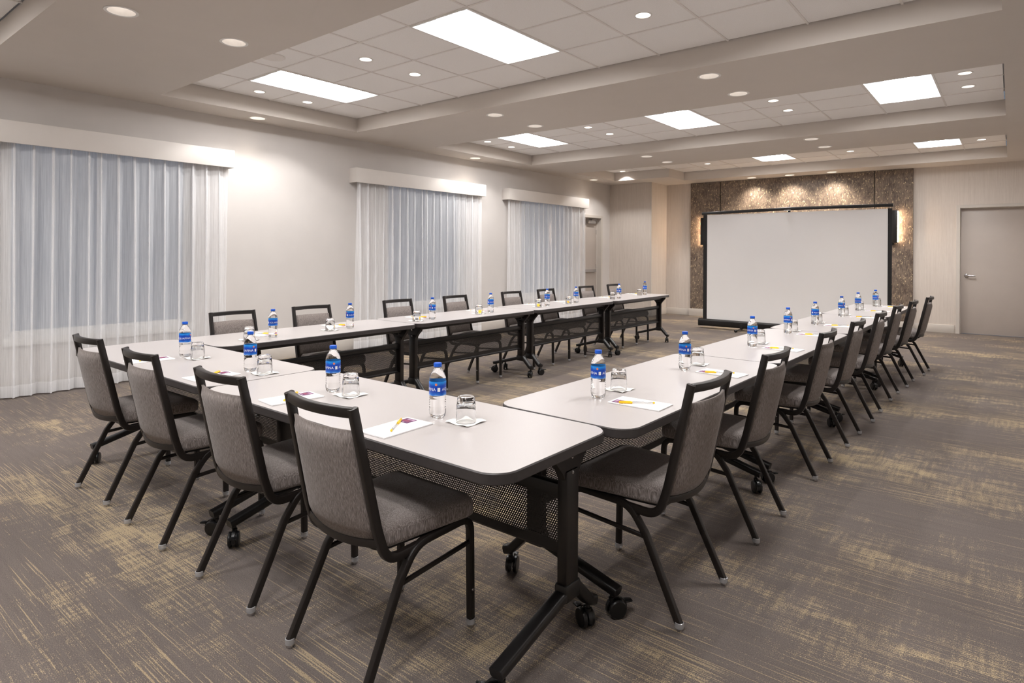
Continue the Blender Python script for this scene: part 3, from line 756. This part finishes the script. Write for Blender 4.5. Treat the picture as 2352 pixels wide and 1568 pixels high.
ry = [2.277, 3.113, 4.145, 4.974, 5.815, 6.74, 7.53, 8.38]; rxx = [-.897, -.896, -.889, -.867, -.848, -.839, -.80, -.735]
for i in range(8): place_chair(rxx[i]-.235, ry[i], R(90 + [-1.5, -1, .5, -.8, .6, -1, -1.5, -1.5][i]), 'grey fabric chair along the right-hand row, %s from the camera' % ORD[i])
ly = [2.39, 3.075, 4.05, 4.87, 5.85, 6.58, 7.58, 8.38]; lxx = [-4.68, -4.68, -4.69, -4.70, -4.71, -4.72, -4.73, -4.74]
for i in range(8): place_chair(lxx[i]+.255, ly[i], R(-90 + [1, -1, .6, 1, -.5, .5, -1, .8][i]), 'grey fabric chair along the window-side row, %s from the camera' % ORD[i])

# ------------------------------------------------------------------ place settings
def text_mesh(s, size):
    cu = bpy.data.curves.new('txt', 'FONT'); cu.body = s; cu.size = size; cu.align_x = 'CENTER'; cu.align_y = 'CENTER'; cu.resolution_u = 2
    o = bpy.data.objects.new('txt', cu); COL.objects.link(o); dg = bpy.context.evaluated_depsgraph_get()
    me = bpy.data.meshes.new_from_object(o.evaluated_get(dg)); bpy.data.objects.remove(o); bpy.data.curves.remove(cu); return me
def wrap(name, me, r, z0, ang0, mat, parent):
    for v in me.vertices:
        a = ang0 + v.co.x/r; v.co = Vector((r*math.cos(a), r*math.sin(a), z0+v.co.y))
    me.materials.clear(); me.materials.append(M[mat]); me.name = name
    o = bpy.data.objects.new(name, me); COL.objects.link(o); o.parent = parent; return o
def make_bottle():
    t = empty('water_bottle'); rb = .0315
    prof = [(.0005, .006), (.018, .004), (.024, .0), (.029, .006), (.0312, .018), (rb, .03)]
    for k in range(5):
        z = .034+.0085*k; prof += [(rb-.0030, z), (rb-.0002, z+.0045)]
    prof += [(rb-.001, .08), (rb-.001, .084), (rb-.001, .136), (rb, .139), (.0305, .146), (.0275, .158), (.0215, .170), (.0155, .178), (.0125, .183), (.0125, .187)]
    def mod(a, z): return 1 - (.10*max(0, 1-z/.02))*(0.5+.5*math.cos(5*a)) if z < .02 else 1.0
    v, f = lathe(prof, 30, False, True, mod); obj('bottle_body', v, f, 'water', t, True)
    v, f = lathe([(.0152, .1845), (.0155, .186), (.0138, .187)], 24); obj('neck_ring', v, f, 'clear_plastic', t, 40)
    v, f = lathe([(.0148, .1875), (.0152, .189), (.0152, .199), (.0142, .201), (.001, .2012)], 24, True, True, lambda a, z: 1+.012*math.cos(24*a)*(z < .199)); obj('cap', v, f, 'cap_blue', t, 40)
    v, f = lathe([(rb+.0002, .084), (rb+.0004, .085), (rb+.0004, .135), (rb+.0002, .136)], 36, False, False); lb = obj('label', v, f, 'bottle_label', t, True)
    for a0 in (0, math.pi):
        wrap('lettering', text_mesh('AQUAFINA', .0155), rb+.0008, .107, a0, 'label_white', lb)
        me = bpy.data.meshes.new('sun_mark'); n = 14
        me.from_pydata([(.0042*math.cos(2*math.pi*k/n)*(1+.18*(k % 2)), .0042*math.sin(2*math.pi*k/n)*(1+.18*(k % 2)), 0) for k in range(n)], [], [tuple(range(n))])
        wrap('sun_mark', me, rb+.0009, .126, a0+1.25, 'label_orange', lb)
        me = bpy.data.meshes.new('white_mark'); me.from_pydata([(-.005, -.008, 0), (0, -.008, 0), (.005, -.008, 0), (.005, .006, 0), (0, .006, 0), (-.005, .006, 0)], [], [(0, 1, 4, 5), (1, 2, 3, 4)])
        wrap('white_mark', me, rb+.0008, .108, a0+1.57, 'label_white', lb)
    return t
def make_glass():
    t = empty('glass_tumbler'); h = .092
    prof = [(.0355, .001), (.0368, .0), (.0372, .002), (.0366, .03), (.0345, .06), (.0318, .083), (.0295, .09), (.026, .092), (.0005, .0915)]
    inn = [(.0005, .070), (.027, .0705), (.0312, .067), (.0335, .04), (.0348, .012), (.0355, .001)]
    pts = prof + inn
    v, f = lathe(pts, 30, False, False); obj('glass_body', v, f, 'tumbler_glass', t, 60)
    return t
def make_napkin():
    n, s = 10, .106; rn = random.Random(5); v, f = [], []
    for k in (0, 1):
        for j in range(n+1):
            for i in range(n+1):
                x, y = s*(i/n-.5), s*(j/n-.5); e = max(abs(i/n-.5), abs(j/n-.5))*2
                z = .0008 + max(0, e-.75)*.010*(1+math.sin(9*(i/n)+7*(j/n)))*1.0
                v.append((x*(1+.012*math.sin(j*2.1)), y*(1+.012*math.sin(i*2.3)), z+k*.0011))
    m = (n+1)*(n+1)
    for k in (0, 1):
        for j in range(n):
            for i in range(n): a = k*m+j*(n+1)+i; f.append((a, a+1, a+n+2, a+n+1))
    rg = [i for i in range(n)] + [j*(n+1)+n for j in range(n)] + [n*(n+1)+i for i in range(n, 0, -1)] + [j*(n+1) for j in range(n, 0, -1)]
    for q in range(len(rg)): a, b = rg[q], rg[(q+1) % len(rg)]; f.append((a, b, b+m, a+m))
    return obj('paper_coaster', v, f, 'napkin', None, True)
def make_pad():
    t = empty('notepad'); w, d = .130, .226
    for k in range(3): box('sheet_block', (-w/2, -d/2, .0006+k*.0014), (w/2, d/2, .0006+k*.0014+.0013), 'paper', t)
    lg = box('printed_logo', (-w/2+.010, d/2-.062, .0047), (-w/2+.062, d/2-.010, .0050), 'logo_purple', t)
    for y in (.018, .023): box('logo_line', (-w/2+.024, d/2-y-.0018, .0049), (-w/2+.058, d/2-y+.0012, .0052), 'logo_light', lg)
    box('logo_line', (-w/2+.018, d/2-.046, .0049), (-w/2+.050, d/2-.030, .0052), 'logo_red', lg)
    box('logo_line', (-w/2+.016, d/2-.055, .0049), (-w/2+.038, d/2-.051, .0052), 'logo_light', lg)
    box('footer_print', (-w/2+.02, -d/2+.012, .0047), (-w/2+.058, -d/2+.014, .0049), 'print_grey', t)
    return t
def make_pen():
    t = empty('ballpoint_pen'); rr = .0042
    def rod(name, y0, y1, r0, r1, mat, n=10):
        v, f = lathe([(r0*.8, 0), (r0, .0008), (r1, y1-y0-.0008), (r1*.8, y1-y0)], n); o = obj(name, v, f, mat, t, 40); o.rotation_euler = (R(-90), 0, 0); o.location = (0, y0, rr+.0005); return o
    cap = rod('cap', .018, .072, rr*1.1, rr*.95, 'pen_yellow'); rod('barrel', -.066, .020, rr*.85, rr*.85, 'clear_plastic', 8); rod('ink_tube', -.064, .02, .0014, .0014, 'paper', 6); rod('end_plug', -.072, -.064, rr*.9, rr*.9, 'pen_yellow')
    box('clip', (-.0012, .025, rr*2), (.0012, .07, rr*2+.0025), 'pen_yellow', t, .0005)
    return t
protos = dict(b=make_bottle(), g=make_glass(), n=make_napkin(), p=make_pad(), e=make_pen())
tag(protos['b'], 'x', 'bottle', 'water bottles on the tables'); tag(protos['g'], 'x', 'glass', 'upturned tumblers on the tables')
tag(protos['n'], 'x', 'coaster', 'paper coasters on the tables'); tag(protos['p'], 'x', 'notepad', 'notepads on the tables'); tag(protos['e'], 'x', 'pen', 'yellow pens on the notepads')
used = set()
def put(key, loc, rz, label):
    if key not in used:
        used.add(key); o = protos[key]; o.location = loc; o.rotation_euler = (0, 0, rz); o['label'] = label; return o
    return copy_tree(protos[key], loc, rz, label)
def setting(x, y, face, where, un=.13, brot=0.0, rn=random.Random(11)):
    """face: heading of the sitter; u to the sitter's right, v away from the sitter"""
    c, s = math.cos(face), math.sin(face)                     # v = (-s... ) with face 0 = +y
    def P(u, v): return (x + u*c - v*s, y + u*s + v*c)
    j = lambda a: rn.uniform(-a, a)
    put('b', (x, y, TZ), brot, 'water bottle with blue label and cap %s' % where)
    nx, ny = P(un + j(.006), .012 + j(.012)); put('n', (nx, ny, TZ), face + j(.12), 'white paper coaster under the glass %s' % where)
    put('g', (nx, ny, TZ+.0021), j(3), 'clear tumbler upside down on coaster %s' % where)
    px, py = P(j(.01), -.192 + j(.008)); pr = face + R(-2) + j(.07); put('p', (px, py, TZ), pr, 'white notepad with purple print %s' % where)
    qx, qy = P(-.014 + j(.006), -.195 + j(.006)); put('e', (qx, qy, TZ+.005), face + R(33) + j(.1), 'yellow-capped pen on the notepad %s' % where)
K = 1.0133
FB = [(-3.692, 1.601), (-2.998, 1.62), (-2.286, 1.611), (-1.636, 1.604)]
FW = ['at the front row, leftmost seat', 'at the front row, second seat from left', 'at the front row, third seat from left', 'at the front row, rightmost seat']
for (x, y), w, br in zip(FB, FW, (-0.65, -1.25, -1.75, -2.2)): setting(x*K, y*K, 0, w, .13, br)
RB = [(-1.346, 2.256), (-1.326, 3.097), (-1.322, 4.171), (-1.334, 5.052), (-1.322, 5.847), (-1.302, 6.822), (-1.298, 7.649), (-1.24, 8.381)]
for i, (x, y) in enumerate(RB): setting(x*K, y*K, R(90), 'in the right-hand row, %s seat from camera' % ORD[i], .19, -2.4 + [0, .2, .1, .4, -1.2, .3, .9, .4][i])
LB = [(-4.063, 2.361), (-4.102, 3.046), (-4.09, 3.937), (-4.134, 4.799), (-4.171, 5.841), (-4.17, 6.448), (-4.149, 7.487), (-4.25, 8.45)]
for i, (x, y) in enumerate(LB): setting(x*K, y*K, R(-90), 'in the window-side row, %s seat from camera' % ORD[i], .195, -.1 + [0, .4, .9, .1, .6, .2, .7, .1][i])
